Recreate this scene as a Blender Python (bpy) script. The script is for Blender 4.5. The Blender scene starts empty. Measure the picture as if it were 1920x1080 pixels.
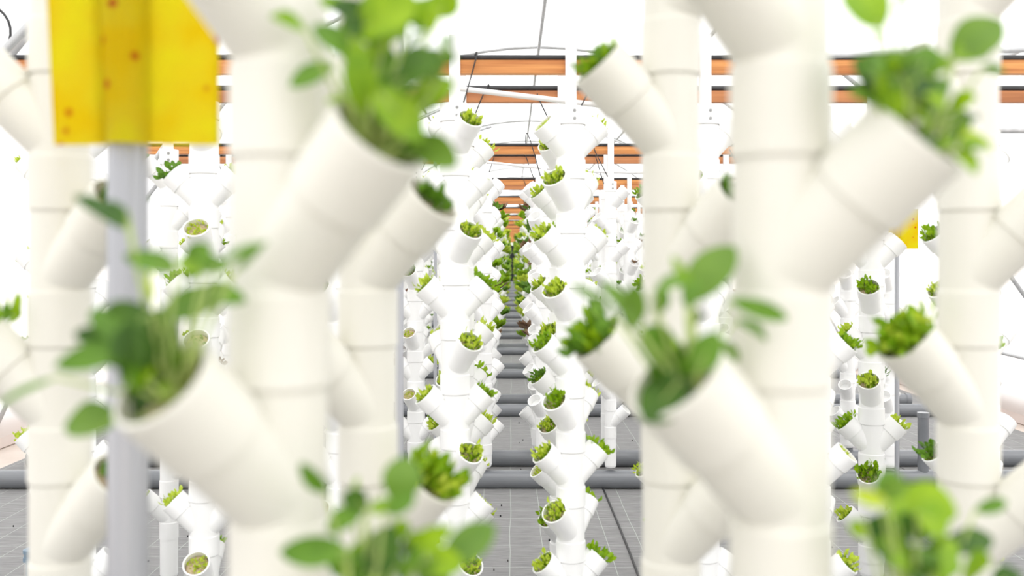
import bpy, math, random
from mathutils import Vector, Matrix
R = random.Random(7)
F = 1800.0          # focal length in pixels of the 1920 px wide frame
CH = 1.41           # camera height above the floor
HY = 478.0          # row of the horizon
# ------------------------------------------------------------------ camera
cam = bpy.data.cameras.new('camera'); co = bpy.data.objects.new('camera', cam)
bpy.context.scene.collection.objects.link(co)
co.location = (0, 0, CH); co.rotation_euler = (math.pi/2, 0, 0)
cam.sensor_width = 36; cam.lens = F/1920*36; cam.shift_y = -(540-HY)/1920
cam.clip_start = 0.02; cam.clip_end = 300
cam.dof.use_dof = True; cam.dof.focus_distance = 5.2; cam.dof.aperture_fstop = 2.95
bpy.context.scene.camera = co
# ------------------------------------------------------------------ sky: bright even overcast
w = bpy.data.worlds.new('overcast'); bpy.context.scene.world = w; w.use_nodes = True
nt = w.node_tree; bg = nt.nodes['Background']
tc = nt.nodes.new('ShaderNodeTexCoord'); sp = nt.nodes.new('ShaderNodeSeparateXYZ')
rp = nt.nodes.new('ShaderNodeValToRGB')
nt.links.new(tc.outputs['Generated'], sp.inputs[0]); nt.links.new(sp.outputs['Z'], rp.inputs[0])
rp.color_ramp.elements[0].position = 0.0; rp.color_ramp.elements[0].color = (.74, .75, .77, 1)
rp.color_ramp.elements[1].position = 0.9; rp.color_ramp.elements[1].color = (1, 1, .99, 1)
nt.links.new(rp.outputs[0], bg.inputs[0]); bg.inputs[1].default_value = 2.25
sun = bpy.data.lights.new('sun', 'SUN'); sun.energy = 1.6; sun.angle = math.radians(40); sun.color = (1, .98, .94)
so = bpy.data.objects.new('sun', sun); bpy.context.scene.collection.objects.link(so)
so.rotation_euler = (math.radians(28), math.radians(14), 0)
sc = bpy.context.scene
sc.view_settings.view_transform = 'Standard'; sc.view_settings.look = 'None'
sc.view_settings.exposure = -0.17; sc.view_settings.gamma = 1
sc.view_settings.use_curve_mapping = False
sc.cycles.max_bounces = 10; sc.cycles.diffuse_bounces = 5; sc.cycles.transparent_max_bounces = 24
sc.cycles.transmission_bounces = 6

# ------------------------------------------------------------------ helpers
C = sc.collection
def P(px, py, d):
    return Vector(((px-960)*d/F, d, CH+(HY-py)*d/F))
def mat(name, col, rough=.5, noise=None, metal=0, bump=0, bscale=60, trans=0, coat=0):
    m = bpy.data.materials.new(name); m.use_nodes = True; n = m.node_tree; b = n.nodes['Principled BSDF']
    b.inputs['Roughness'].default_value = rough; b.inputs['Metallic'].default_value = metal
    b.inputs['Base Color'].default_value = (*col, 1)
    src = None
    if noise:
        c2, sc_, stretch = noise
        t = n.nodes.new('ShaderNodeTexCoord'); mp = n.nodes.new('ShaderNodeMapping'); mp.inputs['Scale'].default_value = stretch
        ns = n.nodes.new('ShaderNodeTexNoise'); ns.inputs['Scale'].default_value = sc_; ns.inputs['Detail'].default_value = 5
        r = n.nodes.new('ShaderNodeValToRGB'); r.color_ramp.elements[0].position = .36; r.color_ramp.elements[1].position = .64
        r.color_ramp.elements[0].color = (*col, 1); r.color_ramp.elements[1].color = (*c2, 1)
        n.links.new(t.outputs['Object'], mp.inputs[0]); n.links.new(mp.outputs[0], ns.inputs[0]); n.links.new(ns.outputs[0], r.inputs[0])
        n.links.new(r.outputs[0], b.inputs['Base Color']); src = r
        if bump:
            bp = n.nodes.new('ShaderNodeBump'); bp.inputs['Strength'].default_value = bump; bp.inputs['Distance'].default_value = .003
            n.links.new(ns.outputs[0], bp.inputs['Height']); n.links.new(bp.outputs[0], b.inputs['Normal'])
    if coat: b.inputs['Coat Weight'].default_value = coat
    if trans:
        tr = n.nodes.new('ShaderNodeBsdfTranslucent'); mx = n.nodes.new('ShaderNodeMixShader'); mx.inputs[0].default_value = trans
        if src: n.links.new(src.outputs[0], tr.inputs[0])
        else: tr.inputs[0].default_value = (*col, 1)
        n.links.new(b.outputs[0], mx.inputs[1]); n.links.new(tr.outputs[0], mx.inputs[2])
        n.links.new(mx.outputs[0], n.nodes['Material Output'].inputs[0])
    return m
ONE = (1, 1, 1)
M = {}
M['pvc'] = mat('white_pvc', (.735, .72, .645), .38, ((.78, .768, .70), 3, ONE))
M['pvc_far'] = mat('white_pvc_far', (.90, .90, .89), .4, ((.93, .93, .92), 2, ONE))  # whiter base colour than the pipe of the near towers
M['white_metal'] = mat('white_painted_metal', (.84, .84, .85), .4, ((.9, .9, .9), 8, ONE))
M['steel'] = mat('galvanised_steel', (.50, .51, .52), .45, ((.62, .63, .64), 20, (1, 1, .2)), metal=.3)
M['alu'] = mat('aluminium_post', (.40, .41, .44), .3, ((.50, .51, .54), 10, (1, 1, .1)), metal=.25)
M['black'] = mat('black_polyethylene', (.018, .018, .02), .45, ((.03, .03, .032), 30, ONE))
M['grey_pipe'] = mat('grey_drain_pvc', (.17, .18, .195), .2, ((.21, .22, .235), 4, (.2, 1, 1)))
M['blue_pipe'] = mat('blue_grey_riser', (.16, .24, .32), .4, ((.2, .28, .36), 6, ONE))
M['wood'] = mat('orange_pine', (.47, .16, .04), .55, ((.74, .33, .10), 7, (.3, 4, 9)), bump=.2)
M['wood_dark'] = mat('brown_pine', (.34, .12, .045), .6, ((.58, .24, .09), 5, (.25, 3, 6)), bump=.2)
M['screw'] = mat('screw_head', (.3, .3, .3), .4, ((.4, .4, .4), 50, ONE), metal=.6)
M['soil'] = mat('growing_plug', (.42, .30, .18), .9, ((.60, .50, .34), 160, ONE), bump=.5)
M['ground'] = mat('bare_ground', (.62, .54, .48), .9, ((.70, .62, .56), 4, ONE), bump=.3)
M['kick'] = mat('pinkish_board', (.72, .62, .58), .8, ((.78, .69, .65), 2, ONE))
M['dark'] = mat('dark_doorway', (.008, .009, .012), .8, ((.012, .014, .016), 3, ONE))
LG = {
 'lime': mat('lime_leaf', (.46, .60, .02), .5, ((.62, .74, .09), 40, ONE), trans=.3),
 'fresh': mat('fresh_leaf', (.18, .36, .004), .5, ((.33, .52, .006), 40, ONE), trans=.35),
 'mid': mat('mid_leaf', (.085, .21, .008), .5, ((.15, .32, .02), 40, ONE), trans=.3),
 'dark': mat('dark_leaf', (.03, .10, .003), .5, ((.075, .18, .006), 40, ONE), trans=.3),
 'sea': mat('grey_green_leaf', (.10, .22, .012), .5, ((.17, .31, .03), 25, ONE), trans=.25),
 'red': mat('red_leaf', (.16, .07, .05), .5, ((.30, .20, .10), 60, ONE), trans=.25),
}
M['stem'] = mat('pale_stem', (.40, .52, .12), .5, ((.5, .62, .2), 30, ONE), trans=.2)
# weed mat: woven grey cloth with pale guide threads every 16 cm
def mat_weed():
    m = bpy.data.materials.new('woven_ground_cloth'); m.use_nodes = True; n = m.node_tree; b = n.nodes['Principled BSDF']
    b.inputs['Roughness'].default_value = .75
    t = n.nodes.new('ShaderNodeTexCoord'); s = n.nodes.new('ShaderNodeSeparateXYZ'); n.links.new(t.outputs['Object'], s.inputs[0])
    wn = n.nodes.new('ShaderNodeTexNoise'); wn.inputs['Scale'].default_value = 1.6; n.links.new(t.outputs['Object'], wn.inputs[0])
    fac = None
    for ax, pitch, wid in (('X', .158, .02), ('Y', .16, .022)):
        a = n.nodes.new('ShaderNodeMath'); a.operation = 'MULTIPLY_ADD'; a.inputs[1].default_value = 1/pitch
        k = n.nodes.new('ShaderNodeMath'); k.operation = 'MULTIPLY'; k.inputs[1].default_value = .14 if ax == 'X' else .1
        n.links.new(wn.outputs[0], k.inputs[0]); n.links.new(s.outputs[ax], a.inputs[0]); n.links.new(k.outputs[0], a.inputs[2])
        f = n.nodes.new('ShaderNodeMath'); f.operation = 'FRACT'; n.links.new(a.outputs[0], f.inputs[0])
        l = n.nodes.new('ShaderNodeMath'); l.operation = 'LESS_THAN'; l.inputs[1].default_value = wid; n.links.new(f.outputs[0], l.inputs[0])
        if fac is None: fac = l
        else:
            x = n.nodes.new('ShaderNodeMath'); x.operation = 'MAXIMUM'; n.links.new(fac.outputs[0], x.inputs[0]); n.links.new(l.outputs[0], x.inputs[1]); fac = x
    mp = n.nodes.new('ShaderNodeMapping'); mp.inputs['Scale'].default_value = (3, 40, 1); n.links.new(t.outputs['Object'], mp.inputs[0])
    ns = n.nodes.new('ShaderNodeTexNoise'); ns.inputs['Scale'].default_value = 3; ns.inputs['Detail'].default_value = 6; n.links.new(mp.outputs[0], ns.inputs[0])
    r = n.nodes.new('ShaderNodeValToRGB'); r.color_ramp.elements[0].position = .3; r.color_ramp.elements[1].position = .7
    r.color_ramp.elements[0].color = (.17, .168, .17, 1); r.color_ramp.elements[1].color = (.30, .297, .295, 1)
    n.links.new(ns.outputs[0], r.inputs[0])
    mx = n.nodes.new('ShaderNodeMix'); mx.data_type = 'RGBA'; mx.inputs[7].default_value = (.42, .45, .42, 1)
    n.links.new(fac.outputs[0], mx.inputs[0]); n.links.new(r.outputs[0], mx.inputs[6]); n.links.new(mx.outputs[2], b.inputs['Base Color'])
    bp = n.nodes.new('ShaderNodeBump'); bp.inputs['Strength'].default_value = .4; bp.inputs['Distance'].default_value = .004
    n.links.new(ns.outputs[0], bp.inputs['Height']); n.links.new(bp.outputs[0], b.inputs['Normal'])
    return m
M['weed'] = mat_weed()
def mat_film():
    m = bpy.data.materials.new('greenhouse_film'); m.use_nodes = True; n = m.node_tree
    t = n.nodes.new('ShaderNodeBsdfTransparent'); t.inputs[0].default_value = (.97, .97, .97, 1)
    l = n.nodes.new('ShaderNodeBsdfTranslucent'); l.inputs[0].default_value = (.95, .95, .95, 1)
    d = n.nodes.new('ShaderNodeBsdfDiffuse'); d.inputs[0].default_value = (.9, .9, .9, 1)
    a = n.nodes.new('ShaderNodeMixShader'); a.inputs[0].default_value = .15
    b = n.nodes.new('ShaderNodeMixShader')
    tx = n.nodes.new('ShaderNodeTexNoise'); tx.inputs['Scale'].default_value = .8
    mr = n.nodes.new('ShaderNodeMapRange'); mr.inputs[3].default_value = .55; mr.inputs[4].default_value = .7
    n.links.new(tx.outputs[0], mr.inputs[0]); n.links.new(mr.outputs[0], b.inputs[0])
    n.links.new(l.outputs[0], a.inputs[1]); n.links.new(d.outputs[0], a.inputs[2])
    n.links.new(t.outputs[0], b.inputs[1]); n.links.new(a.outputs[0], b.inputs[2])
    n.links.new(b.outputs[0], n.nodes['Material Output'].inputs[0])
    return m
M['film'] = mat_film()
def mat_card():
    m = bpy.data.materials.new('yellow_card'); m.use_nodes = True; n = m.node_tree; b = n.nodes['Principled BSDF']
    b.inputs['Roughness'].default_value = .35
    t = n.nodes.new('ShaderNodeTexCoord'); v = n.nodes.new('ShaderNodeTexVoronoi'); v.inputs['Scale'].default_value = 26
    ns = n.nodes.new('ShaderNodeTexNoise'); ns.inputs['Scale'].default_value = 14
    r = n.nodes.new('ShaderNodeValToRGB'); r.color_ramp.elements[0].position = .10; r.color_ramp.elements[1].position = .17
    r.color_ramp.elements[0].color = (.80, .28, .04, 1); r.color_ramp.elements[1].color = (1, .93, .03, 1)
    r2 = n.nodes.new('ShaderNodeValToRGB'); r2.color_ramp.elements[0].position = .35; r2.color_ramp.elements[1].position = .65
    r2.color_ramp.elements[0].color = (1, .80, .003, 1); r2.color_ramp.elements[1].color = (1, .93, .06, 1)
    mx = n.nodes.new('ShaderNodeMix'); mx.data_type = 'RGBA'; mx.blend_type = 'DARKEN'; mx.inputs[0].default_value = 1
    for k in (v, ns): n.links.new(t.outputs['Object'], k.inputs[0])
    n.links.new(v.outputs['Distance'], r.inputs[0]); n.links.new(ns.outputs[0], r2.inputs[0])
    n.links.new(r2.outputs[0], mx.inputs[6]); n.links.new(r.outputs[0], mx.inputs[7]); n.links.new(mx.outputs[2], b.inputs['Base Color'])
    tr = n.nodes.new('ShaderNodeBsdfTranslucent'); ms = n.nodes.new('ShaderNodeMixShader'); ms.inputs[0].default_value = .6
    n.links.new(mx.outputs[2], tr.inputs[0]); n.links.new(b.outputs[0], ms.inputs[1]); n.links.new(tr.outputs[0], ms.inputs[2]); n.links.new(ms.outputs[0], n.nodes['Material Output'].inputs[0])
    return m
M['card'] = mat_card()

class MB:
    def __init__(s): s.v = []; s.f = []; s.mi = []
    def lathe(s, o, d, segs, n=24, mi=0):
        """segs: list of ((t0,r0),(t1,r1)) strips along axis d from o; own verts each, so edges stay crisp"""
        o = Vector(o); d = Vector(d).normalized()
        a = d.orthogonal().normalized(); b = d.cross(a)
        cs = [(math.cos(2*math.pi*i/n), math.sin(2*math.pi*i/n)) for i in range(n)]
        for (t0, r0), (t1, r1) in segs:
            k = len(s.v)
            for t, r in ((t0, r0), (t1, r1)):
                for c_, s_ in cs: s.v.append(o+d*t+(a*c_+b*s_)*r)
            for i in range(n):
                j = (i+1) % n; s.f.append((k+i, k+j, k+n+j, k+n+i)); s.mi.append(mi)
    def prof(s, o, d, pts, n=24, mi=0):
        s.lathe(o, d, list(zip(pts[:-1], pts[1:])), n, mi)
    def tube(s, pts, r, n=8, mi=0):
        pts = [Vector(p) for p in pts]; k0 = len(s.v); m = len(pts); up = None
        for i, p in enumerate(pts):
            t = (pts[min(i+1, m-1)]-pts[max(i-1, 0)]).normalized()
            if up is None: up = t.orthogonal().normalized()
            up = (up-t*up.dot(t)).normalized(); b = t.cross(up)
            rr = r[i] if isinstance(r, (list, tuple)) else r
            for q in range(n):
                a = 2*math.pi*q/n; s.v.append(p+(up*math.cos(a)+b*math.sin(a))*rr)
        for i in range(m-1):
            for q in range(n):
                z = (q+1) % n; s.f.append((k0+i*n+q, k0+i*n+z, k0+(i+1)*n+z, k0+(i+1)*n+q)); s.mi.append(mi)
        s.f.append(tuple(k0+q for q in range(n))[::-1]); s.f.append(tuple(k0+(m-1)*n+q for q in range(n))); s.mi += [mi, mi]
    def box(s, c, h, mi=0, rot=None):
        k = len(s.v); c = Vector(c)
        for x in (-1, 1):
            for y in (-1, 1):
                for z in (-1, 1):
                    q = Vector((x*h[0], y*h[1], z*h[2]))
                    if rot: q = rot @ q
                    s.v.append(c+q)
        for f in ((0,1,3,2),(4,6,7,5),(0,4,5,1),(2,3,7,6),(0,2,6,4),(1,5,7,3)): s.f.append(tuple(k+i for i in f)); s.mi.append(mi)
    def leaf(s, base, tip, width, nrm, curl=.15, cup=.18, nl=6, shape=.0, mi=0, wav=0.0):
        base = Vector(base); tip = Vector(tip); ax = tip-base; L = ax.length
        if L < 1e-6: return
        ax = ax/L; nrm = Vector(nrm); nrm = nrm-ax*nrm.dot(ax)
        nrm = nrm.normalized() if nrm.length > 1e-5 else ax.orthogonal().normalized()
        sd = ax.cross(nrm); k = len(s.v); na = 4
        for i in range(nl+1):
            t = i/nl; wd = width*.5*(math.sin(math.pi*min(1, (t*.94+.03))**(1-shape*.4)))**.7
            if i == 0: wd = width*.06
            if i == nl: wd = width*.04
            for j in range(na+1):
                u = j/na*2-1
                s.v.append(base+ax*L*t+nrm*(curl*L*math.sin(math.pi*t)*.9-cup*wd*(1-abs(u))*1.0+wav*width*math.sin(9*t+3*u)*abs(u))+sd*wd*u)
        for i in range(nl):
            for j in range(na):
                a = k+i*(na+1)+j; s.f.append((a, a+1, a+na+2, a+na+1)); s.mi.append(mi)
    def mesh(s, name, mats, smooth=True):
        me = bpy.data.meshes.new(name); me.from_pydata([tuple(v) for v in s.v], [], s.f)
        for m in (mats if isinstance(mats, list) else [mats]): me.materials.append(m)
        me.polygons.foreach_set('use_smooth', [smooth]*len(s.f)); me.polygons.foreach_set('material_index', s.mi)
        me.update(); return me
def link(name, data, parent=None, loc=None, **kw):
    o = bpy.data.objects.new(name, data); C.objects.link(o)
    if parent: o.parent = parent
    if loc is not None: o.location = loc
    for k, v in kw.items(): o[k] = v
    return o
def obj(name, mb, m, parent=None, smooth=True, loc=None, **kw):
    return link(name, mb.mesh(name, m, smooth), parent, loc, **kw)
def thing(name, label, cat, loc=(0, 0, 0), group=None):
    o = link(name, None, None, loc, label=label, category=cat)
    o.empty_display_size = .05
    if group: o['group'] = group
    return o

# ------------------------------------------------------------------ setting: ground, floor, walls, roof, end wall
END = 50.0; XW0, XW1 = -3.74, 4.26
b = MB(); b.box((0, 30, -.06), (60, 90, .05)); obj('ground', b, M['ground'], smooth=False, kind='structure')
fl = MB(); fl.box((.26, 24, -.008), (4.0, 26, .008)); flo = obj('floor', fl, M['ground'], smooth=False, kind='structure')
for i, (x0, x1) in enumerate(((-3.37, -1.49), (-1.52, .555), (.545, 2.60), (2.57, 4.05))):
    b = MB(); n = 60; k = len(b.v)
    zt = .004+.003*(i % 2)
    b.box(((x0+x1)/2, 24, zt/2), ((x1-x0)/2, 25.9, zt/2)); obj('cloth_strip', b, M['weed'], flo, smooth=False)
# rolled seam edge of the cloth beside the aisle
b = MB(); b.tube([(.548+.006*math.sin(y*1.7), y, .009) for y in [1+i*.5 for i in range(96)]], .006, 6); obj('cloth_seam', b, M['black'], flo)
ns = MB()
for i in range(240):
    x = R.uniform(-2.6, 3); y = R.uniform(3.5, 9); r = R.uniform(.002, .0045)
    ns.box((x, y, .011), (r, r*R.uniform(.5, 1.6), .004))
obj('soil_crumbs', ns, M['dark'], smooth=False, kind='stuff', label='dark soil crumbs scattered on the grey ground cloth', category='soil')
def profile(z0=True):
    pts = []
    ang = math.radians(42)
    pts.append((XW0, 0.0)); 
    cz = CH-1.27; R0 = 3.3
    yl = [(-math.sin(a)*R0, math.cos(a)*R0) for a in [ang*(1-i/9) for i in range(10)]]
    L = [(.26+x, cz+z) for x, z in yl]
    x1, z1 = L[0]
    side = []
    for t in (0, .2, .4, .6, .8):
        side.append((XW0+(x1-XW0)*(t**1.25), z1*t))
    left = side+L
    right = [(.52-x, z) for x, z in left[::-1][1:]]
    return left+right
PR = profile()
h = len(PR)//2
for nm, seg in (('wall_left', PR[:6]), ('ceiling', PR[5:len(PR)-5]), ('wall_right', PR[len(PR)-6:])):
    b = MB(); ys = [-3+i*2 for i in range(28)]
    for y in ys:
        for x, z in seg: b.v.append((x, min(y, END), z))
    m = len(seg)
    for i in range(len(ys)-1):
        for j in range(m-1): b.f.append((i*m+j, i*m+j+1, (i+1)*m+j+1, (i+1)*m+j)); b.mi.append(0)
    obj(nm, b, M['film'], kind='structure')
b = MB(); b.v = [(x, END, z) for x, z in PR]; b.f = [tuple(range(len(PR)))]; b.mi = [0]
we = obj('wall_far', b, M['film'], smooth=False, kind='structure')
b = MB(); b.box((-.05, END-.06, .95), (.6, .03, .95)); d1 = obj('door_1', b, M['dark'], smooth=False, kind='structure')
b = MB()
for x in (-.68, .58): b.box((x, END-.08, 1.0), (.035, .05, 1.0))
b.box((-.05, END-.08, 2.0), (.66, .05, .035)); obj('door_frame', b, M['white_metal'], d1, smooth=False)
for nm, x in (('baseboard_left', XW0+.02), ('baseboard_right', XW1-.02)):
    b = MB(); b.box((x, 24, .14), (.02, 26, .13)); obj(nm, b, M['kick'], smooth=False, kind='structure')
# roof hoops, purlins, wires
BAY = 2.57; Y0 = 3.22
hoop = MB(); hoop.tube([(x, 0, z-.0) for x, z in PR], .022, 8); hm = hoop.mesh('hoop_tube', M['steel'])
for i in range(18):
    y = 6.78-BAY+BAY*i
    if y > END: break
    link('roof_hoop', hm, None, (0, y, 0), category='roof hoop', group='roof hoops down the tunnel',
         label='grey steel roof hoop, %s one from the front' % ('first', 'second', 'third', 'fourth', 'fifth', 'sixth', 'seventh', 'eighth', 'ninth', 'tenth', 'eleventh', 'twelfth', 'thirteenth', 'fourteenth', 'fifteenth', 'sixteenth', 'seventeenth', 'eighteenth')[i])
for j, lab in ((0, 'grey steel ridge tube running down the top of the tunnel'), (-5, 'grey roof tube left of the ridge'), (5, 'grey roof tube right of the ridge')):
    x, z = PR[h+j]; b = MB(); b.tube([(x, 2, z-.03), (x, END, z-.03)], .016, 8)
    obj('roof_purlin', b, M['steel'], label=lab, category='roof tube')
for k, (a, c, r_) in enumerate(((P(1000, -60, 6.7), P(900, 12, 9.3), .006), )):
    pass
for a, c, r_, lab in (
    (P(-60, 165, 3.0), P(62, 40, 3.0), .014, 'thick grey steel brace sloping up at the upper left edge'),
    (P(270, 330, 5.0), P(312, 268, 5.0), .013, 'short grey steel brace below the yellow card'),
    (P(760, 235, 6.6), P(850, 195, 6.6), .008, 'thin grey brace wire behind the leaves upper left of the aisle'),
    (P(780, 285, 7.5), P(860, 258, 7.5), .008, 'thin grey brace wire lower behind the left aisle tower'),
    (P(1150, 262, 9.0), P(1215, 290, 9.0), .008, 'thin grey brace wire falling to the right of the aisle'),
    (P(1540, 104, 2.95), P(1960, 92, 2.95), .0095, 'dark grey steel crossbar behind the upper right leaves'),
    (P(1880, 108, 3.6), P(1960, 70, 3.6), .012, 'grey steel brace rising out of the upper right corner'),
    (P(1872, 660, 7.0), P(1915, 670, 7.0), .014, 'short grey rail near the right wall'),
    (P(1770, 245, 4.2), P(1960, 245, 4.2), .012, 'pale steel crossbar behind the right blurred tower')):
    b = MB(); e = (c-a).normalized(); b.tube([a-e*.25, a, c, c+e*.25], r_, 10)
    for q in (a-e*.25, c+e*.25): b.tube([q-e*.02, q+e*.02], r_*1.35, 10)
    obj('steel_brace', b, M['steel'], label=lab, category='brace')

# ------------------------------------------------------------------ tower kit
def cup_mb(r, L0, L1, n, tilt=45):
    """side branch: pipe to L0, wider socket to L1 with an open mouth"""
    b = MB(); rs = r*1.09
    b.prof((0, 0, 0), (0, 0, 1), [(0, r), (L0, r), (L0+.002, rs), (L1-.003, rs*1.015), (L1, rs*1.0), (L1, rs*.90), (L1-.045, rs*.88)], n)
    b.prof((0, 0, 0), (0, 0, 1), [(L1-.045, rs*.88), (L1-.0451, .0005)], n)
    return b
def body_mb(r, rc, hc, H, n):
    b = MB()
    b.prof((0, 0, 0), (0, 0, 1), [(0, r*.97), (0, rc), (hc-.003, rc), (hc, rc*.985), (hc+.001, r), (H-.0028, r), (H-.0025, r*.95), (H+.002, r*.95)], n)
    return b
TYPES = {}
def mk(kind, n, pvc):
    if kind == 'single': r, rc, hc, H, rb, L0, L1 = .0345, .0365, .066, .165, .0335, .076, .136
    else: r, rc, hc, H, rb, L0, L1 = .0470, .0500, .064, .182, .0400, .090, .144
    return dict(r=r, rc=rc, hc=hc, H=H, rb=rb, L1=L1, z0=hc+.414*rb,
        body=body_mb(r, rc, hc, H, n).mesh('pipe_fitting', pvc), cup=cup_mb(rb, L0, L1, n).mesh('planting_cup', pvc))
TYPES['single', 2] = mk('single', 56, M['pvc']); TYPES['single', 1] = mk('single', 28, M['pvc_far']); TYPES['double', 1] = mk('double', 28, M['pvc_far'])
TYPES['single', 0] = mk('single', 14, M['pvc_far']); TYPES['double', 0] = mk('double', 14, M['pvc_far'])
def cup_matrix(x, y, z, dx, dy):
    d = Vector((dx, dy, 0)).normalized(); ax = (d+Vector((0, 0, 1))).normalized()
    q = Vector((0, 0, 1)).rotation_difference(ax)
    return Matrix.Translation((x, y, z)) @ q.to_matrix().to_4x4(), ax
POSTTOP = CH+.735
def levels(kind, phase, dirsA, dirsB, zmin, zmax):
    """merge heights (rel. camera) and their branch directions"""
    H = .165 if kind == 'single' else .182
    out = []; k = -12
    while k < 12:
        zm = phase+k*H
        if zmin <= zm <= zmax: out.append((zm, dirsA if k % 2 == 0 else dirsB, k))
        k += 1
    return out
def tower(x, y, kind, lod, phase, dA, dB, label, zmin=-1.16, zmax=.34, hang=True, group=None):
    T = TYPES[kind, lod]; cups = []
    t = thing('planting_tower', label, 'planting tower', (x, y, 0), group)
    lv = levels(kind, phase, dA, dB, zmin, zmax)
    for zm, dirs, k in lv:
        zb = CH+zm-T['hc']
        f = link('pipe_fitting', T['body'], t, (0, 0, zb))
        f.rotation_euler.z = R.uniform(0, 6)
        for dx, dy in dirs:
            mt, ax = cup_matrix(0, 0, T['z0'], dx, dy)
            c = link('planting_cup', T['cup'], f)
            c.matrix_parent_inverse = Matrix.Rotation(-f.rotation_euler.z, 4, 'Z')
            c.matrix_basis = mt
            cups.append((Vector((x, y, zb+T['z0']))+ax*T['L1'], ax, (dx, dy), zm, T['rb']*1.09*.88))
    n = 28 if lod else 14
    zt = CH+lv[-1][0]-T['hc']+T['H']; zl = CH+lv[0][0]-T['hc']
    if hang:
        b = MB(); b.prof((0, 0, 0), (0, 0, 1), [(zt, T['rc']*.96), (zt, T['rc']), (zt+.058, T['rc']), (zt+.06, T['rc']*.9), (zt+.06, .001)], n)
        obj('top_cap', b, M['pvc_far'], t)
        b = MB(); b.box((0, -.012, (zt+POSTTOP)/2), (.018, .012, (POSTTOP-zt)/2)); ho = obj('hanging_post', b, M['white_metal'], t, smooth=False)
        if lod:
            b = MB()
            for zz in (zt+.042, zt+.016): b.lathe((.01, -T['rc']+.001, zz), (0, -1, 0), [((0, .0055), (.003, .005)), ((.003, .005), (.003, .0005))], 10)
            obj('screw', b, M['screw'], t)
        b = MB()
        rb = T['r']; zz = .122
        b.prof((0, 0, 0), (0, 0, 1), [(zl+.001, rb), (zz+rb*.6, rb), (zz+rb*.3, rb*.9), (zz+.006, rb*.6), (zz, .001)], n)
        obj('end_pipe', b, M['pvc_far'], t)
    return t, cups

# ------------------------------------------------------------------ plants for the cups
def clump(seed, n, size, rad, spread, width, up=.0, wav=.05, nl=4):
    """foliage growing along +Z from the mouth of a cup, radius rad at the base"""
    q = random.Random(seed); b = MB()
    for i in range(n):
        a = q.uniform(0, 6.283); rr = rad*math.sqrt(q.random())*.95
        base = Vector((rr*math.cos(a), rr*math.sin(a), -.008+q.uniform(-.006, .006)))
        out = Vector((math.cos(a), math.sin(a), 0))*spread*(rr/rad)*q.uniform(.4, 1.2)
        d = (Vector((0, 0, 1))+out+Vector((q.uniform(-.35, .35), q.uniform(-.35, .35), 0))).normalized()
        L = size*q.uniform(.5, 1.15); tip = base+d*L
        st = base.lerp(tip, .45); b.tube([base, st], .0009, 3)
        nn = (Vector((q.uniform(-1, 1), q.uniform(-1, 1), q.uniform(-.3, 1))))
        b.leaf(st, tip+nn*L*.1, width*q.uniform(.6, 1.15), nn, curl=q.uniform(.05, .3), cup=.25, nl=nl, wav=wav)
        if i % 2 == 0: b.leaf(base.lerp(tip, .25), base.lerp(tip, .6)+out*.2*L+nn*L*.15, width*.7, nn, nl=3, wav=wav)
    return b
def pack(seed, rad, n=46):
    """a mat of tiny seedlings filling the mouth"""
    q = random.Random(seed); b = MB()
    for i in range(n):
        a = q.uniform(0, 6.283); rr = rad*math.sqrt(q.random())*.97
        base = Vector((rr*math.cos(a), rr*math.sin(a), -.013))
        d = Vector((q.uniform(-.8, .8), q.uniform(-.8, .8), 1)).normalized(); L = q.uniform(.010, .022)
        b.leaf(base, base+d*L, q.uniform(.006, .011), (q.uniform(-1, 1), q.uniform(-1, 1), .4), nl=2, curl=.3)
    return b
KINDS = {}
def addkind(key, mbs, m): KINDS[key] = [x.mesh('leaves', LG[m]) for x in mbs]
addkind('lime', [clump(10+i, 34, .036, .031, .35, .013) for i in range(4)], 'lime')
addkind('fresh', [clump(20+i, 34, .042, .031, .5, .015) for i in range(4)], 'fresh')
addkind('mid', [clump(30+i, 30, .046, .030, .6, .018) for i in range(3)], 'mid')
addkind('red', [clump(40+i, 34, .046, .034, .9, .016, wav=.15) for i in range(3)], 'red')
addkind('sprout', [pack(50+i, .033) for i in range(3)], 'lime')
addkind('sparse', [pack(60+i, .031, 20) for i in range(3)], 'mid')
addkind('mat', [pack(70+i, .033, 60) for i in range(2)], 'fresh'); addkind('mat_red', [pack(80, .033, 50)], 'red')
plug = MB(); plug.prof((0, 0, 0), (0, 0, 1), [(-.040, .028), (-.018, .0325), (-.014, .026), (-.012, .001)], 18); PLUG = plug.mesh('root_plug', M['soil'])
ORD = ('lowest', 'second', 'third', 'fourth', 'fifth', 'sixth', 'seventh', 'eighth', 'ninth', 'tenth', 'eleventh')
DESC = dict(lime='lime lettuce', fresh='bright lettuce', mid='green lettuce', red='reddish lettuce', sprout='lime seedlings', sparse='sparse seedlings')
def facing(dx, dy):
    if abs(dx) > .8*abs(dy) and abs(dx) > .35: s = 'left' if dx < 0 else 'right'
    else: s = 'front' if dy < 0 else 'rear'
    if s in ('left', 'right') and abs(dy) > .3: s = ('front ' if dy < 0 else 'rear ')+s
    return s
NPL = [0]
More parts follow.
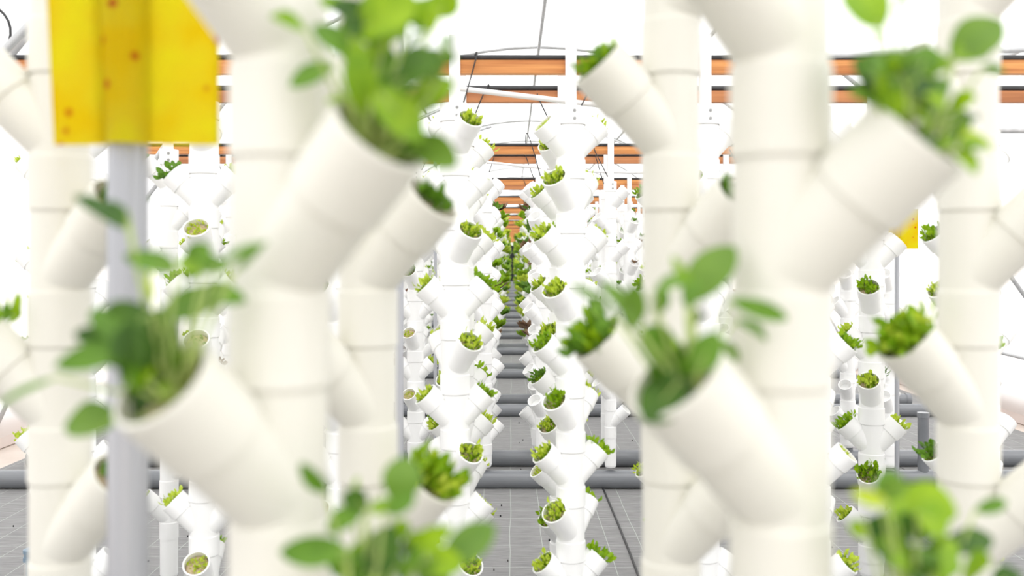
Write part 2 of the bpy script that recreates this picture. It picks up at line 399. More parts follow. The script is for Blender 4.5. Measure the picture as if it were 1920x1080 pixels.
def plant(cup, kind, where, lev, scale=1.0, rs=None):
    pos, ax, (dx, dy), zm, rin = cup; q = rs or R
    base = pos-ax*.002; up = ax if kind in ('sprout', 'sparse') else (ax*.8+Vector((0, 0, .3))).normalized()
    lab = '%s, %s cup, %s level, %s' % (DESC[kind], facing(dx, dy), ORD[min(lev, 10)], where)
    p = thing('lettuce_plant' if kind not in ('sprout', 'sparse') else 'lettuce_seedlings', lab, 'plant', base, 'young lettuces in the tower cups')
    s = rin/.036*scale
    l = link('leaves', q.choice(KINDS[kind]), p); l.rotation_mode = 'QUATERNION'
    l.rotation_quaternion = Vector((0, 0, 1)).rotation_difference(up) @ Matrix.Rotation(q.uniform(0, 6.28), 3, 'Z').to_quaternion()
    l.scale = (s, s, s*.92)
    if kind not in ('sprout', 'sparse'):
        l2 = link('seedling_mat', q.choice(KINDS['mat_red' if kind == 'red' else 'mat']), p); l2.rotation_mode = 'QUATERNION'; l2.rotation_quaternion = Vector((0, 0, 1)).rotation_difference(ax); l2.scale = (rin/.034,)*3
    g = link('root_plug', PLUG, p); g.rotation_mode = 'QUATERNION'; g.rotation_quaternion = Vector((0, 0, 1)).rotation_difference(ax)
    g.scale = (rin/.034,)*3
    NPL[0] += 1
    return p
def seen(v, m=20):
    px = 960+v.x/v.y*F; py = HY-(v.z-CH)/v.y*F
    return -m < px < 1920+m and -m < py < 1080+m

# ------------------------------------------------------------------ foreground towers (single-branch type)
def sd(s, phi): a = math.radians(phi); return (s*math.cos(a), -math.sin(a))
NEAR = {}
for px, y, pr, pl, ph, nm in ((525, .70, 33, 52, -.028, 'big blurred white planting tower left of the aisle'), (1463, .70, 36, 28, -.028, 'big blurred white planting tower right of the aisle'),
        (112, 1.18, 22, 12, -.044, 'soft white planting tower at the left edge behind the grey post'), (690, 1.18, 28, 38, -.044, 'soft white planting tower between the big left tower and the aisle'),
        (1258, 1.18, 42, 15, -.044, 'soft white planting tower just left of the big right tower'), (1815, 1.18, 35, 18, -.044, 'soft white planting tower near the right edge')):
    x = (px-960)*y/F
    t, cups = tower(x, y, 'single', 2, ph, [sd(1, pr)], [sd(-1, pl)], nm, zmin=-.56, zmax=.62, hang=False)
    NEAR[px] = (t, cups)
    # run of plain pipe down to the floor pipe, out of the frame
    b = MB(); b.prof((0, 0, 0), (0, 0, 1), [(.115, .001), (.12, .03), (.15, .0345), (CH-.60, .0345)], 40); obj('end_pipe', b, M['pvc'], t)
    b = MB(); b.prof((0, 0, 0), (0, 0, 1), [(CH+.60, .0345), (CH+.86, .0345), (CH+.86, .001)], 40); obj('top_pipe', b, M['pvc'], t)

def near_leaf(pl, bx, by, tx, ty, wpx, d, tone, dd=0, stem=None, curl=None, face=.35):
    a = P(bx, by, d+dd); c = P(tx, ty, d+dd+R.uniform(-.02, .02)); w_ = 1.25*wpx*(d+dd)/F
    b = MB(); nn = Vector((R.uniform(-face, face), -1, R.uniform(.1, .8)))
    L = (c-a).length
    b.leaf((0, 0, 0), c-a, w_, nn, curl=R.uniform(.05, .2) if curl is None else curl, cup=R.uniform(.1, .35), nl=10, wav=.02)
    o = obj('leaf', b, LG[tone], pl, loc=a-pl.location)
    if stem is not None:
        b = MB(); s = Vector(stem); mid = (a+s)/2+Vector((0, -.01, -.006))
        b.tube([s-a, (s*.6+mid*.4)-a, mid-a, (a*.6+mid*.4)-a, Vector((0, 0, 0)), (c-a)*.5], [.0016, .0015, .0014, .0012, .001, .0004], 8)
        obj('stem', b, M['stem'], o, kind='thing')
    return o
def near_plant(label, cup, leaves, fills, name='rocket_plant', fsize=54):
    pos, ax, dxy, zm, rin = cup
    p = thing(name, label, 'plant', pos-ax*.01)
    g = link('root_plug', PLUG, p); g.rotation_mode = 'QUATERNION'; g.rotation_quaternion = Vector((0, 0, 1)).rotation_difference(ax); g.scale = (rin/.034,)*3
    g.location = ax*.008
    u = ax.orthogonal().normalized(); v_ = ax.cross(u)
    for L in leaves:
        bx, by, tx, ty, wd, tone = L[:6]; dd = L[6] if len(L) > 6 else R.uniform(-.03, .03)
        a = R.uniform(0, 6.28); st = pos+(u*math.cos(a)+v_*math.sin(a))*rin*.5*R.random()-ax*.015
        near_leaf(p, bx, by, tx, ty, wd, pos.y, tone, dd, st)
    # leaves crowding the mouth of the cup
    for (cx, cy, rx, ry, n, tones) in fills:
        for i in range(int(n*1.5)):
            a = R.uniform(0, 6.28); r = math.sqrt(R.random()); bx = cx+rx*r*math.cos(a); by = cy+ry*r*math.sin(a)
            an = R.uniform(-2.6, -.5) if R.random() < .7 else R.uniform(0, 6.28); l = R.uniform(.6, 1.2)*fsize
            near_leaf(p, bx, by, bx+l*math.cos(an), by+l*math.sin(an), R.uniform(.35, .75)*fsize, pos.y, R.choice(tones), R.uniform(-.03, .025), None, face=.9)
    return p
def cupof(px, i):   # i counts from the top of the built run
    return sorted(NEAR[px][1], key=lambda c: -c[0].z)[i]
def cup_at(px, zm):
    return min(NEAR[px][1], key=lambda c: abs(c[3]-zm))
near_plant('large blurred leafy rocket plant in the upper right cup of the big left tower', cup_at(525, -.028), [
    (572, 58, 508, 28, 26, 'fresh'), (655, 100, 585, 50, 42, 'mid'), (625, 118, 543, 162, 36, 'mid'), (655, 184, 610, 190, 18, 'fresh'),
    (660, 25, 600, -5, 36, 'fresh'), (700, 45, 620, 5, 46, 'dark'), (660, 60, 790, 5, 72, 'fresh'), (720, 70, 640, 45, 44, 'dark'),
    (822, 34, 850, -25, 48, 'fresh'), (833, 95, 842, 62, 18, 'mid'), (740, 160, 830, 105, 74, 'dark'), (770, 200, 852, 150, 46, 'fresh'),
    (790, 215, 845, 170, 30, 'mid'), (700, 160, 790, 265, 62, 'fresh'), (775, 255, 856, 312, 52, 'sea'), (735, 250, 760, 318, 52, 'mid'),
    (690, 220, 668, 70, 50, 'fresh'), (700, 210, 735, 90, 40, 'mid'), (700, 120, 745, 15, 50, 'fresh'), (760, 90, 800, 60, 16, 'mid'),
    (680, 130, 650, 80, 44, 'sea'), (760, 70, 700, 20, 60, 'fresh'), (800, 60, 815, -10, 46, 'fresh'), (650, 90, 690, 20, 50, 'fresh'), (820, 150, 800, 90, 50, 'sea'), (760, 190, 700, 130, 60, 'fresh'), (800, 290, 740, 250, 50, 'mid'), (830, 120, 845, 90, 30, 'mid'), (650, 210, 700, 270, 50, 'fresh')],
    [(705, 205, 55, 35, 12, ('fresh', 'mid', 'dark', 'fresh')), (765, 255, 25, 25, 5, ('fresh', 'sea')), (730, 40, 70, 25, 5, ('fresh', 'mid'))])
near_plant('large blurred leafy rocket plant in the lower left cup of the big left tower', cup_at(525, -.199), [
    (240, 430, 140, 367, 30, 'dark'), (240, 420, 175, 385, 36, 'dark'), (330, 500, 250, 485, 40, 'mid'), (430, 500, 350, 500, 36, 'mid'), (230, 640, 200, 590, 60, 'mid'), (340, 640, 250, 600, 50, 'sea'), (270, 700, 230, 610, 66, 'dark'), (320, 700, 300, 620, 50, 'mid'), (440, 510, 500, 452, 14, 'mid'), (240, 400, 180, 385, 24, 'mid'), (330, 508, 232, 480, 32, 'sea'), (345, 515, 395, 462, 52, 'mid'), (380, 510, 340, 480, 36, 'fresh'),
    (405, 503, 503, 455, 16, 'mid'), (300, 592, 420, 548, 50, 'sea'), (360, 550, 462, 565, 40, 'mid'), (285, 590, 182, 625, 70, 'dark'), (250, 650, 102, 688, 42, 'mid'),
    (105, 708, -10, 765, 15, 'mid'), (222, 785, 120, 800, 62, 'sea'), (260, 620, 330, 590, 40, 'mid'), (255, 800, 330, 640, 60, 'dark'), (300, 780, 360, 650, 46, 'fresh'),
    (240, 720, 260, 610, 50, 'dark'), (290, 570, 288, 500, 12, 'lime')],
    [(275, 715, 45, 60, 13, ('dark', 'fresh', 'mid', 'dark')), (240, 640, 40, 25, 4, ('mid', 'dark'))])
near_plant('large blurred leafy rocket plant in the left cup of the big right tower', cup_at(1463, -.199), [
    (1285, 565, 1378, 462, 62, 'sea'), (1195, 612, 1125, 528, 30, 'sea'), (1185, 620, 1190, 530, 40, 'sea'), (1150, 592, 1068, 532, 18, 'sea'), (1225, 550, 1295, 525, 26, 'mid'),
    (1300, 560, 1260, 480, 20, 'fresh'), (1368, 562, 1478, 598, 28, 'mid'), (1378, 600, 1438, 638, 20, 'mid'), (1262, 675, 1202, 618, 58, 'mid'), (1305, 700, 1345, 622, 48, 'mid'),
    (1345, 640, 1385, 676, 24, 'sea'), (1275, 712, 1208, 790, 70, 'dark'), (1290, 722, 1292, 806, 56, 'fresh'), (1340, 806, 1384, 838, 30, 'mid'), (1320, 760, 1330, 640, 56, 'dark'),
    (1250, 700, 1250, 620, 44, 'fresh'), (1290, 580, 1300, 520, 30, 'mid'), (1300, 610, 1308, 580, 20, 'dark'), (1230, 590, 1250, 540, 24, 'mid')],
    [(1285, 720, 45, 45, 12, ('dark', 'fresh', 'mid', 'dark'))])
near_plant('large blurred leafy rocket plant in the right cup of the big right tower', cup_at(1463, -.028), [
    (1655, 52, 1588, -25, 74, 'fresh'), (1785, 112, 1878, 38, 68, 'sea'), (1790, 108, 1850, 90, 46, 'fresh'), (1840, 128, 1885, 135, 22, 'mid'), (1680, 14, 1702, -14, 12, 'mid'),
    (1650, 180, 1600, 110, 56, 'dark'), (1640, 195, 1590, 170, 34, 'sea'), (1700, 160, 1660, 95, 60, 'sea'), (1720, 140, 1745, 85, 50, 'mid'), (1740, 130, 1790, 112, 26, 'fresh'),
    (1780, 230, 1838, 218, 16, 'dark'), (1760, 220, 1800, 180, 40, 'fresh'), (1760, 270, 1860, 270, 30, 'lime'), (1720, 190, 1780, 150, 40, 'mid'), (1645, 90, 1640, 55, 10, 'fresh'), (1660, 140, 1605, 125, 50, 'mid'), (1800, 270, 1862, 285, 24, 'fresh'), (1780, 200, 1830, 180, 34, 'fresh'), (1680, 150, 1625, 150, 50, 'fresh'), (1690, 200, 1640, 130, 66, 'dark'), (1740, 200, 1700, 120, 60, 'fresh'), (1770, 240, 1720, 170, 60, 'mid'), (1640, 170, 1690, 110, 50, 'mid'), (1790, 280, 1760, 230, 50, 'fresh'), (1660, 210, 1700, 250, 40, 'dark')],
    [(1700, 175, 65, 55, 18, ('dark', 'fresh', 'mid', 'fresh')), (1770, 260, 30, 22, 7, ('fresh', 'dark')), (1790, 285, 15, 8, 3, ('fresh',))])
near_plant('blurred leafy rocket plant rising from the bottom edge below the big left tower', cup_at(525, -.364), [
    (612, 925, 563, 868, 28, 'mid'), (682, 955, 612, 992, 36, 'mid'), (690, 950, 640, 928, 38, 'dark'), (745, 942, 762, 855, 60, 'sea'), (650, 1030, 524, 1036, 46, 'mid'),
    (750, 1035, 848, 988, 34, 'fresh'), (830, 1052, 928, 985, 54, 'sea'), (700, 1085, 735, 985, 62, 'dark'), (660, 940, 672, 892, 10, 'fresh'), (690, 955, 750, 945, 26, 'fresh'),
    (800, 1040, 870, 1062, 44, 'fresh'), (640, 1085, 690, 1050, 60, 'mid'), (800, 1100, 830, 1050, 56, 'sea'), (720, 960, 780, 930, 30, 'mid')],
    [(700, 1085, 70, 25, 10, ('mid', 'fresh', 'dark')), (740, 1030, 30, 30, 4, ('fresh', 'dark'))])
near_plant('blurred leafy rocket plant rising from the bottom edge below the big right tower', cup_at(1463, -.364), [
    (1665, 945, 1596, 922, 24, 'lime'), (1668, 950, 1668, 880, 44, 'mid'), (1680, 930, 1795, 965, 66, 'fresh'), (1828, 958, 1888, 940, 24, 'mid'), (1645, 1000, 1592, 990, 22, 'fresh'),
    (1700, 1040, 1625, 975, 72, 'dark'), (1770, 1028, 1862, 1008, 42, 'dark'), (1720, 960, 1780, 990, 56, 'fresh'), (1650, 930, 1700, 900, 34, 'sea'), (1860, 1100, 1915, 1076, 44, 'dark'),
    (1740, 1085, 1760, 1015, 60, 'sea'), (1820, 1090, 1830, 1030, 54, 'fresh'), (1620, 975, 1590, 985, 12, 'fresh')],
    [(1730, 1060, 80, 30, 16, ('mid', 'fresh', 'dark', 'fresh')), (1700, 990, 40, 25, 5, ('dark', 'fresh'))])
# plants of the second, softer row
def soft_plant(px, zm, kind, lab, n=1, sc_=1.0):
    c = cup_at(px, zm); p = thing('lettuce_plant', lab, 'plant', c[0]-c[1]*.004)
    g = link('root_plug', PLUG, p); g.rotation_mode = 'QUATERNION'; g.rotation_quaternion = Vector((0, 0, 1)).rotation_difference(c[1]); g.scale = (c[4]/.034,)*3
    for i in range(n):
        l = link('leaves', R.choice(KINDS[kind[i % len(kind)]]), p); l.rotation_mode = 'QUATERNION'
        up = (c[1]*.7+Vector((0, 0, .6 if sc_ > .9 else .1))).normalized()
        l.rotation_quaternion = Vector((0, 0, 1)).rotation_difference(up) @ Matrix.Rotation(R.uniform(0, 6.28), 3, 'Z').to_quaternion()
        l.scale = (sc_,)*3
    return p
soft_plant(690, -.044, ('mid',), 'small green lettuce deep in the right cup of the soft tower left of the aisle', 2, .55)
soft_plant(690, -.362, ('fresh', 'lime'), 'bushy green lettuce in the low right cup of the soft tower left of the aisle', 3, .85)
soft_plant(690, -.204, ('mid',), 'soft green lettuce in the hidden left cup of the soft tower left of the aisle', 1, .8)
soft_plant(1258, .117, ('mid', 'fresh'), 'thin green lettuce in the upper left cup of the soft tower right of the aisle', 2, .6)
soft_plant(1258, -.204, ('fresh', 'mid'), 'blurred green lettuce in the middle left cup of the soft tower right of the aisle', 2, .9)
soft_plant(1258, -.044, ('mid',), 'green lettuce peeping out left of the big right tower', 2, .7)
soft_plant(1815, -.204, ('fresh', 'lime', 'fresh'), 'bushy bright green lettuce in the left cup of the soft tower near the right edge', 3, .9)
soft_plant(112, -.204, ('dark' if 0 else 'mid', 'fresh'), 'dark green lettuce cut by the left edge of the picture', 2, 1.1)
for px_, zm_, lab_ in ((1258, -.362, 'low right cup of the soft tower left of the big right tower'), (1815, -.044, 'middle right cup of the soft tower near the right edge'),
        (1815, .286, 'top right cup of the soft tower near the right edge'), (690, .117, 'upper left cup of the soft tower left of the aisle'), (1815, -.362, 'lowest right cup of the soft tower near the right edge')):
    soft_plant(px_, zm_, ('mid', 'fresh'), 'small lettuce, '+lab_, 1, .7)
soft_plant(112, -.044, ('mid',), 'small lettuce in the right cup of the soft tower behind the grey post', 1, .6)
soft_plant(112, -.362, ('mid',), 'small lettuce in the low right cup of the soft tower behind the grey post', 1, .6)

# ------------------------------------------------------------------ grey post with the yellow sticky card
def post(px, d, r, z0, z1, lab, m='alu'):
    x = (px-960)*d/F; t = thing('metal_post', lab, 'post', (x, d, 0))
    b = MB(); b.prof((0, 0, 0), (0, 0, 1), [(z0, r), (z1, r), (z1, .0005)], 24)
    for s in (-1, 1): b.box((s*r*.95, 0, (z0+z1)/2), (r*.12, r*.3, (z1-z0)/2))
    obj('shaft', b, M[m], t)
    b = MB(); b.prof((0, 0, 0), (0, 0, 1), [(z0, r*2.4), (z0+.006, r*2.4), (z0+.006, r), (z0+.03, r)], 20); obj('foot', b, M[m], t)
    return t
post(240, 1.0, .0185, .012, 2.4, 'broad blurred grey aluminium post holding the big yellow card')
post(749, 2.75, .0105, .012, 2.10, 'slim pale grey post behind the soft tower left of the aisle')
post(1682, 4.95, .0105, .012, 2.05, 'slim pale post beside the small yellow card on the right')
post(1318, 6.0, .011, .012, 2.0, 'slim grey post far right of the aisle behind the towers')
def card(px0, px1, py0, py1, d, bow, lab, wpx=None, pcx=None, pr=.0):
    x0 = (px0-960)*d/F; x1 = (px1-960)*d/F; zt = CH+(HY-py0)*d/F; zb = CH+(HY-py1)*d/F
    cx = (pcx-960)*d/F if pcx else (x0+x1)/2
    b = MB(); n = 24
    xs = [x0+(x1-x0)*i/n for i in range(n+1)]
    for t in (0, .0012):
        for z in (zb, zt):
            for x in xs:
                u = (x-cx); yy = -math.sqrt(max(pr*pr-u*u, 0)) if abs(u) < pr else 0
                yy -= bow*math.exp(-(u/(pr*1.6+.001))**2)
                ox = .006*(z-zb)/(zt-zb) if x < cx else 0
                b.v.append((x-cx-ox*2, yy-t, z-zb))
    m = n+1
    for s in (0, 2*m):
        for i in range(n): b.f.append((s+i, s+i+1, s+m+i+1, s+m+i)); b.mi.append(0)
    for e0, e1 in ((0, 2*m), (m, 3*m)):
        for i in range(n): b.f.append((e0+i, e0+i+1, e1+i+1, e1+i)); b.mi.append(0)
    for i in (0, n): b.f.append((i, m+i, 3*m+i, 2*m+i)); b.mi.append(0)
    return obj('sticky_card', b, M['card'], loc=(cx, d-.001, zb), label=lab, category='card')
card(103, 411, -190, 272, .99, .004, 'large yellow sticky trap card wrapped round the blurred grey post', pcx=240, pr=.0195)
card(1668, 1721, 392, 466, 4.94, .002, 'small yellow sticky card on the slim post at right', pcx=1682, pr=.012)
post(816, 5.42, .009, .012, 2.0, 'slim post beside the left aisle tower carrying the tiny yellow card')
card(806, 826, 418, 459, 5.4, .002, 'tiny yellow sticky card beside the left aisle tower', pcx=816, pr=.008)

# ------------------------------------------------------------------ sharp rows of double-branch towers
def pair(dx, dy): return [(dx, dy), (-dx, -dy)]
LAT = pair(-.94, -.34); FRL = pair(-.58, -.81)
ROW = {}
near_rows = [
 # px, y, kind, phase, dirsA, dirsB, label, short
 (853, 3.22, 'double', -.036, pair(.56, -.83), pair(-.97, -.22), 'sharp white planting tower left of the aisle', 'sharp tower left of aisle'),
 (1070, 3.22, 'double', -.046, LAT, FRL, 'sharp white planting tower right of the aisle', 'sharp tower right of aisle'),
 (1321, 3.22, 'double', -.046, LAT, FRL, 'white planting tower hidden behind the big right tower, its post showing', 'tower just left behind big right tower'),
 (1529, 3.22, 'double', -.046, pair(.93, -.36), pair(.5, .86), 'sharp white planting tower half hidden behind the big right tower', 'tower behind big right tower'),
 (1800, 3.22, 'double', -.046, pair(-.97, -.2), pair(-.88, -.45), 'sharp white planting tower behind the soft tower near the right edge', 'tower behind right edge tower'),
 (2010, 3.22, 'double', -.046, LAT, FRL, 'white planting tower just beyond the right edge', 'tower beyond right edge'),
 (640, 3.22, 'double', -.046, LAT, FRL, 'white planting tower hidden behind the soft tower left of the aisle', 'tower behind soft left tower'),
 (383, 3.22, 'double', -.028, pair(.06, -1), pair(-.97, -.1), 'sharp white planting tower between the grey post and big left tower', 'sharp tower right of grey post'),
 (150, 3.22, 'double', -.046, LAT, FRL, 'white planting tower hidden behind the soft left edge tower', 'tower behind left edge tower'),
 (1634, 3.82, 'double', -.06, pair(.96, -.15), pair(-.45, -.89), 'sharp white planting tower right of the big right tower', 'sharp tower right of big right tower'),
 (317, 3.82, 'single', -.40, [sd(-1, 30)], [sd(1, -20)], 'slim white planting tower next to the grey post', 'slim tower by grey post'),
 (92, 3.82, 'double', -.112, pair(-.97, .1), pair(.2, -.98), 'sharp white planting tower by the left edge', 'sharp tower by left edge'),
 (866, 3.82, 'double', -.05, LAT, FRL, 'white planting tower directly behind the sharp tower left of the aisle', 'second tower left of aisle'),
 (1054, 3.82, 'double', -.05, FRL, LAT, 'white planting tower directly behind the sharp tower right of the aisle', 'second tower right of aisle'),
 (690, 3.82, 'double', -.05, LAT, FRL, 'white planting tower behind the soft tower left of the aisle, second row', 'second row tower behind soft left tower'),
 (505, 3.82, 'double', -.05, LAT, FRL, 'white planting tower behind the big left tower, second row', 'second row tower behind big left tower'),
 (1250, 3.82, 'double', -.05, FRL, LAT, 'white planting tower behind the soft tower right of the aisle, second row', 'second row tower behind soft right tower'),
 (1440, 3.82, 'double', -.05, LAT, FRL, 'white planting tower behind the big right tower, second row', 'second row tower behind big right tower'),
 (1850, 3.82, 'double', -.05, LAT, FRL, 'white planting tower at the right edge, second row', 'second row tower at right edge'),
]
fixed = {(853, 'R', 0): 'lime'}
def kind_for(q, d, x):
    r = q.random()
    if d < 4.5: return 'lime' if r < .48 else 'fresh' if r < .74 else 'mid' if r < .82 else 'sprout'
    if d < 7: return 'lime' if r < .18 else 'fresh' if r < .34 else 'mid' if r < .46 else 'red' if r < .58 else 'sprout' if r < .82 else 'sparse'
    return 'mid'
ALLX = []
for px, y, kind, ph, dA, dB, lab, short in near_rows:
    x = (px-960)*y/F
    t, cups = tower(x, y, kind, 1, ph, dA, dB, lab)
    ALLX.append((x, y, t))
    zs = sorted({round(c[3], 3) for c in cups}); q = random.Random(px*3+int(y*10))
    hidden = 'hidden' in lab or 'beyond' in lab or 'second row' in lab
    for c in cups:
        if not seen(c[0], 25): continue
        if hidden and c[2][1] > .3: continue
        k = kind_for(q, y, x); s = q.uniform(.8, 1.15)
        if px == 383 and c[2][1] < -.9: k = ('sprout', 'sparse', 'fresh')[zs.index(round(c[3], 3)) % 3]; s = 1
        plant(c, k, short, zs.index(round(c[3], 3)), s, q)
GX = [-2.7, -2.29, -1.87, -1.45, -1.02, -.6, -.187, .197, .61, 1.02, 1.43, 1.84, 2.25, 2.66, 3.07]
words = ('first', 'second', 'third', 'fourth', 'fifth', 'sixth', 'seventh', 'eighth', 'ninth', 'tenth', 'eleventh', 'twelfth', 'thirteenth', 'fourteenth', 'fifteenth', 'sixteenth', 'seventeenth', 'eighteenth')
words2 = ('1st', '2nd', '3rd')+tuple('%dth' % i for i in range(4, 60))
def colname(j): return '%s column %s of aisle' % (words[6-j], 'left') if j <= 6 else '%s column %s of aisle' % (words[j-7], 'right')
rq = random.Random(5)
row = 2
for y in (5.79, 6.39):
    row += 1
    for j, gx in enumerate(GX):
        if not (2 <= j <= 12): continue
        single = j in (8,) or (y > 6 and j in (5, 11))
        x = gx+rq.uniform(-.02, .02)
        lab = 'distant white planting tower, %s row back, %s' % (words[row-1], colname(j))
        az = rq.uniform(-.5, .5)
        if single: dA, dB = [sd(1, 20)], [sd(-1, 25)]
        else: dA = pair(math.cos(az), math.sin(az)); dB = pair(-math.sin(az)*.9-.3, -math.cos(az))
        t, cups = tower(x, y, 'single' if single else 'double', 1, -.05+rq.uniform(-.02, .02), dA, dB, lab)
        ALLX.append((x, y, t)); zs = sorted({round(c[3], 3) for c in cups})
        if 4 <= j <= 11 or y < 6:
            for c in cups:
                if c[2][1] > .75 or not seen(c[0], 5): continue
                if NPL[0] > 285: break
                near = abs(x) < .3 and c[2][0]*x < 0
                k = kind_for(rq, y, x)
                if near: k = rq.choice(('red', 'sprout', 'mid', 'fresh'))
                plant(c, k, '%s row, %s' % (words[row-1], colname(j).replace(' of aisle', '').replace('column ', 'column ')), zs.index(round(c[3], 3)), rq.uniform(.8, 1.1), rq)
# far towers: one mesh each, a few shared variants
def far_tower_mesh(kind, seed, n=12):
    q = random.Random(seed); T = TYPES[kind, 0]; b = MB(); cups = []
    ph = -.05+q.uniform(-.05, .05); az = q.uniform(-.4, .4)
    if kind == 'single': dA, dB = [sd(1, 20)], [sd(-1, 25)]
    else: dA = pair(math.cos(az), math.sin(az)); dB = pair(-math.sin(az), math.cos(az))
    lv = levels(kind, ph, dA, dB, -1.16, .34)
    for zm, dirs, k in lv:
        zb = CH+zm-T['hc']; b.prof((0, 0, zb), (0, 0, 1), [(0, T['r']), (0, T['rc']), (T['hc'], T['rc']), (T['hc'], T['r']), (T['H'], T['r'])], n)
        for dx, dy in dirs:
            ax = (Vector((dx, dy, 0)).normalized()+Vector((0, 0, 1))).normalized(); o = Vector((0, 0, zb+T['z0'])); L1 = T['L1']; rs = T['rb']*1.09
            b.prof(o, ax, [(0, T['rb']), (L1*.6, T['rb']), (L1*.6+.001, rs), (L1, rs), (L1, rs*.9), (L1-.025, rs*.88), (L1-.026, .001)], n)
            cups.append((o+ax*L1, ax, (dx, dy)))
    zt = CH+lv[-1][0]-T['hc']+T['H']; zl = CH+lv[0][0]-T['hc']
    b.prof((0, 0, 0), (0, 0, 1), [(zt, T['rc']), (zt+.06, T['rc']), (zt+.06, .001)], n)
    b.box((0, -.012, (zt+POSTTOP)/2), (.018, .012, (POSTTOP-zt)/2))
    b.prof((0, 0, 0), (0, 0, 1), [(.122, .001), (.14, T['r']*.9), (.16, T['r']), (zl, T['r'])], n)
    return b.mesh('planting_tower', M['pvc_far']), cups
FAR = [far_tower_mesh('double', 1), far_tower_mesh('double', 2), far_tower_mesh('double', 3), far_tower_mesh('single', 4)]
fol = {k: MB() for k in ('green', 'red')}; folm = []
lush = MB(); lush_f = [MB() for _ in range(3)]
def far_leaf(b, o, up, size, q, mi):
    n = 20 if size > .1 else 12
    for i in range(n):
        a = q.uniform(0, 6.28); d = (up+Vector((math.cos(a), math.sin(a), q.uniform(-.2, .3)))*.85).normalized(); L = size*q.uniform(.6, 1.1)
        b.v += [o, o+d*L*.55+Vector((-math.sin(a), math.cos(a), .2))*L*.28, o+d*L, o+d*L*.55-Vector((-math.sin(a), math.cos(a), .2))*L*.28]
        k = len(b.v); b.f.append((k-4, k-3, k-2, k-1)); b.mi.append(mi)
farb = MB(); y = 8.36; i = 0; nfar = 0; rr = 5
while y < END-2:
    for yy in (y, y+.6):
        for j, gx in enumerate(GX):
            if y > 19 and not (5 <= j <= 8): continue
            if not (2 <= j <= 12): continue
            me, cups = rq.choice(FAR[:3] if j not in (5, 8) else FAR)
            x = (gx+(-.045 if j == 6 else .045 if j == 7 else 0))+rq.uniform(-.015, .015)
            o = link('planting_tower', me, None, (x, yy, 0), category='planting tower', group='distant planting towers',
                     label='distant white planting tower, %s row back, %s' % (words2[rr-1], colname(j)))
            for c in cups:
                if c[2][1] > .5 and abs(x) > .3: continue
                p = c[0]+Vector((x, yy, 0)); edge = abs(x) < .3 and c[2][0]*x < 0
                far_leaf(farb, p-c[1]*.01, (c[1]+Vector((0, 0, .5))).normalized(), (.15 if yy > 8.5 else .09) if edge else .09 if yy > 12 else .05, rq, rq.choice((0, 0, 2, 1, 2)) if yy > 9.5 else rq.choice((0, 1, 3, 3)))
        rr += 1
    y += BAY
obj('distant_lettuces', farb, [LG['fresh'], LG['mid'], LG['lime'], LG['red']], smooth=False, kind='stuff', label='mass of green lettuces on the distant towers along the aisle', category='plants')

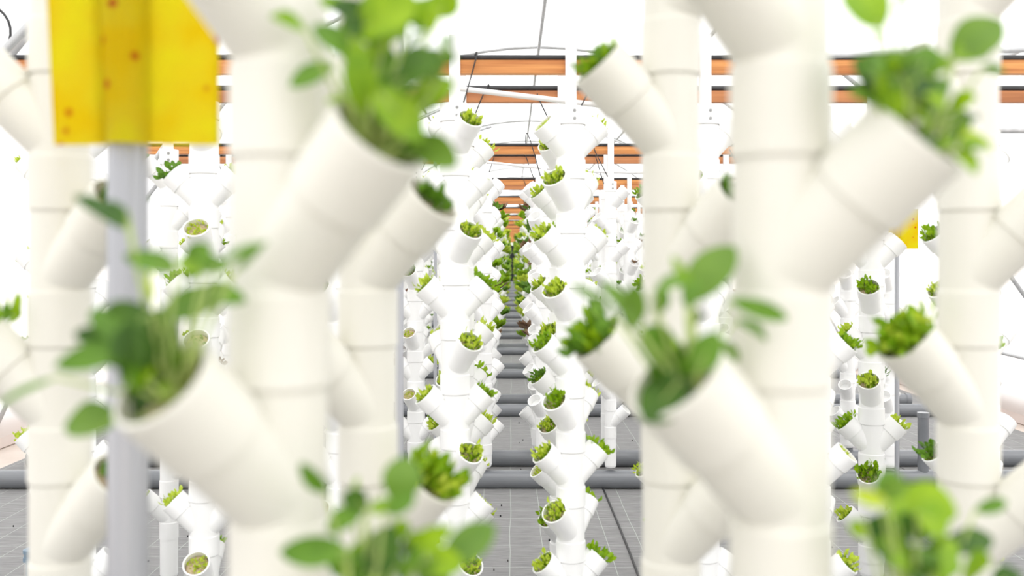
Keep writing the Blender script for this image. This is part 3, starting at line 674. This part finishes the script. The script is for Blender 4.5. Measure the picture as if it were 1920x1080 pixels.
# ------------------------------------------------------------------ beams, irrigation pipes, floor drains
XB0, XB1 = -3.2, 3.7; BX0, BX1 = -2.34, 2.86
y = Y0-2*BAY; row = 0; bi = 0
drains = []
while y < END-1:
    for s, yy in enumerate((y, y+.6)):
        if yy < .5: continue
        bi += 1
        if yy > 1.6:
            b = MB(); b.box((0, 0, 0), ((BX1-BX0)/2, .019, .0225)); 
            obj('timber_beam', b, M['wood'] if s == 0 else M['wood_dark'], smooth=False, loc=((BX0+BX1)/2, yy+.022+(.0 if yy > 2 else 0), CH+.632),
                label='orange timber beam across the tunnel, %s from the front' % words2[bi-1], category='beam', group='timber beams across the tunnel')
            t = thing('irrigation_pipe', 'black irrigation pipe on the %s timber beam' % words2[bi-1], 'pipe', (0, yy, 0), 'black irrigation pipes on the beams')
            b = MB(); z = CH+.632+.0225+.011; b.tube([(BX0, .022, z), (-1, .022, z+.001), (1, .022, z-.001), (BX1, .022, z)], .0105 if s == 0 else .0125, 10); obj('pipe', b, M['black'], t)
            if yy < 12:
                for (x, ty, tw) in ([a for a in ALLX if abs(a[1]-yy) < .05] if yy < 8 else [(gx, yy, None) for gx in GX[5:9]]):
                    q = random.Random(int(x*1000)+int(yy*7)); side = q.choice((-1, 1)); hh = q.uniform(.02, .16); wd = q.uniform(.05, .12)
                    x0 = x+side*.02; xp = x+side*wd; ztop = CH+.47
                    pts = [Vector((x0, -.03, ztop))]
                    for k in range(1, 12):
                        u = k/12; pts.append(Vector((x0+(xp-x0)*u+side*.03*math.sin(math.pi*u), -.03+.05*u, ztop+(z-ztop)*u+hh*math.sin(math.pi*u))))
                    pts.append(Vector((xp, .022, z)))
                    b = MB(); b.tube(pts, .0026, 6); obj('drip_tube', b, M['black'], t)
        zc = .058
        b = MB(); b.lathe((XB0-XB0, 0, 0), (1, 0, 0), [((XB0, .055), (XB1, .055))], 28)
        k = len(b.v)
        o = obj('drain_pipe', b, M['grey_pipe'], loc=(0, yy, zc), label='grey drain pipe lying across the floor, %s from the front' % words2[bi-1], category='pipe', group='grey drain pipes on the floor')
        b = MB()
        for xx in (XB0, XB1): b.prof((xx, 0, 0), (1 if xx > 0 else -1, 0, 0), [(-.03, .059), (.012, .059), (.016, .05), (.016, .001)], 24)
        if yy < 14: 
            for xx in ((-1.6+.3*s), (1.9-.3*s)): b.prof((xx, 0, 0), (1, 0, 0), [(-.04, .056), (-.04, .059), (.04, .059), (.04, .056)], 24)
        obj('pipe_coupling', b, M['grey_pipe'], o)
    y += BAY
# white sagging supply pipes
for (a, c, sag, r_, lab) in ((P(560, 130, 3.55), P(1330, 222, 3.55), 0, .0105, 'long white supply pipe slanting between the first two beams'),
                      (P(880, 300, 6.2), P(1330, 322, 6.2), .035, .009, 'white supply pipe sagging under the second pair of beams')):
    b = MB(); b.tube([a.lerp(c, i/12)-Vector((0, 0, sag*math.sin(math.pi*i/12))) for i in range(13)], r_, 10)
    sp_ = obj('supply_pipe', b, M['white_metal'], label=lab, category='pipe')
    for u in (.25, .75):
        p = a.lerp(c, u)-Vector((0, 0, sag*math.sin(math.pi*u))); yb = 3.842 if p.y < 5 else 6.412
        b = MB(); b.tube([p, Vector((p.x, yb-.022, CH+.615))], .0012, 5); obj('hanger_wire', b, M['steel'], sp_)
b = MB(); a_ = [P(-40+60*math.cos(t), 60+55*math.sin(t), 3.1) for t in [(-1.9+i*.25) for i in range(16)]]; b.tube(a_, .0045, 8)
obj('hose_loop', b, M['black'], label='thin black hose loop at the upper left edge', category='hose')
# risers
b = MB(); q = P(60, 1040, 3.5); 
b.prof((0, 0, 0), (0, 0, 1), [(.0, .021), (q.z-.03, .021), (q.z-.03, .03), (q.z-.015, .03), (q.z-.015, .026), (q.z, .026), (q.z, .03), (q.z+.012, .03), (q.z+.02, .012), (q.z+.02, .001)], 24)
obj('riser_pipe', b, M['blue_pipe'], loc=(q.x, q.y, .008), label='blue grey capped riser pipe standing in the lower left corner', category='pipe')
for px, d, zt_, lab in ((1731, 5.79, CH-.98, 'grey upright drain riser behind the right towers'), (1590, 6.39, CH-1.02, 'short grey drain riser beside the big right tower')):
    x = (px-960)*d/F
    b = MB(); b.prof((0, 0, 0), (0, 0, 1), [(.05, .032), (zt_, .032), (zt_, .036), (zt_+.03, .036), (zt_+.03, .001)], 24)
    obj('riser_pipe', b, M['grey_pipe'], loc=(x, d+.0, .0), label=lab, category='pipe')
print('PLANTS', NPL[0], 'OBJS', len(bpy.data.objects))
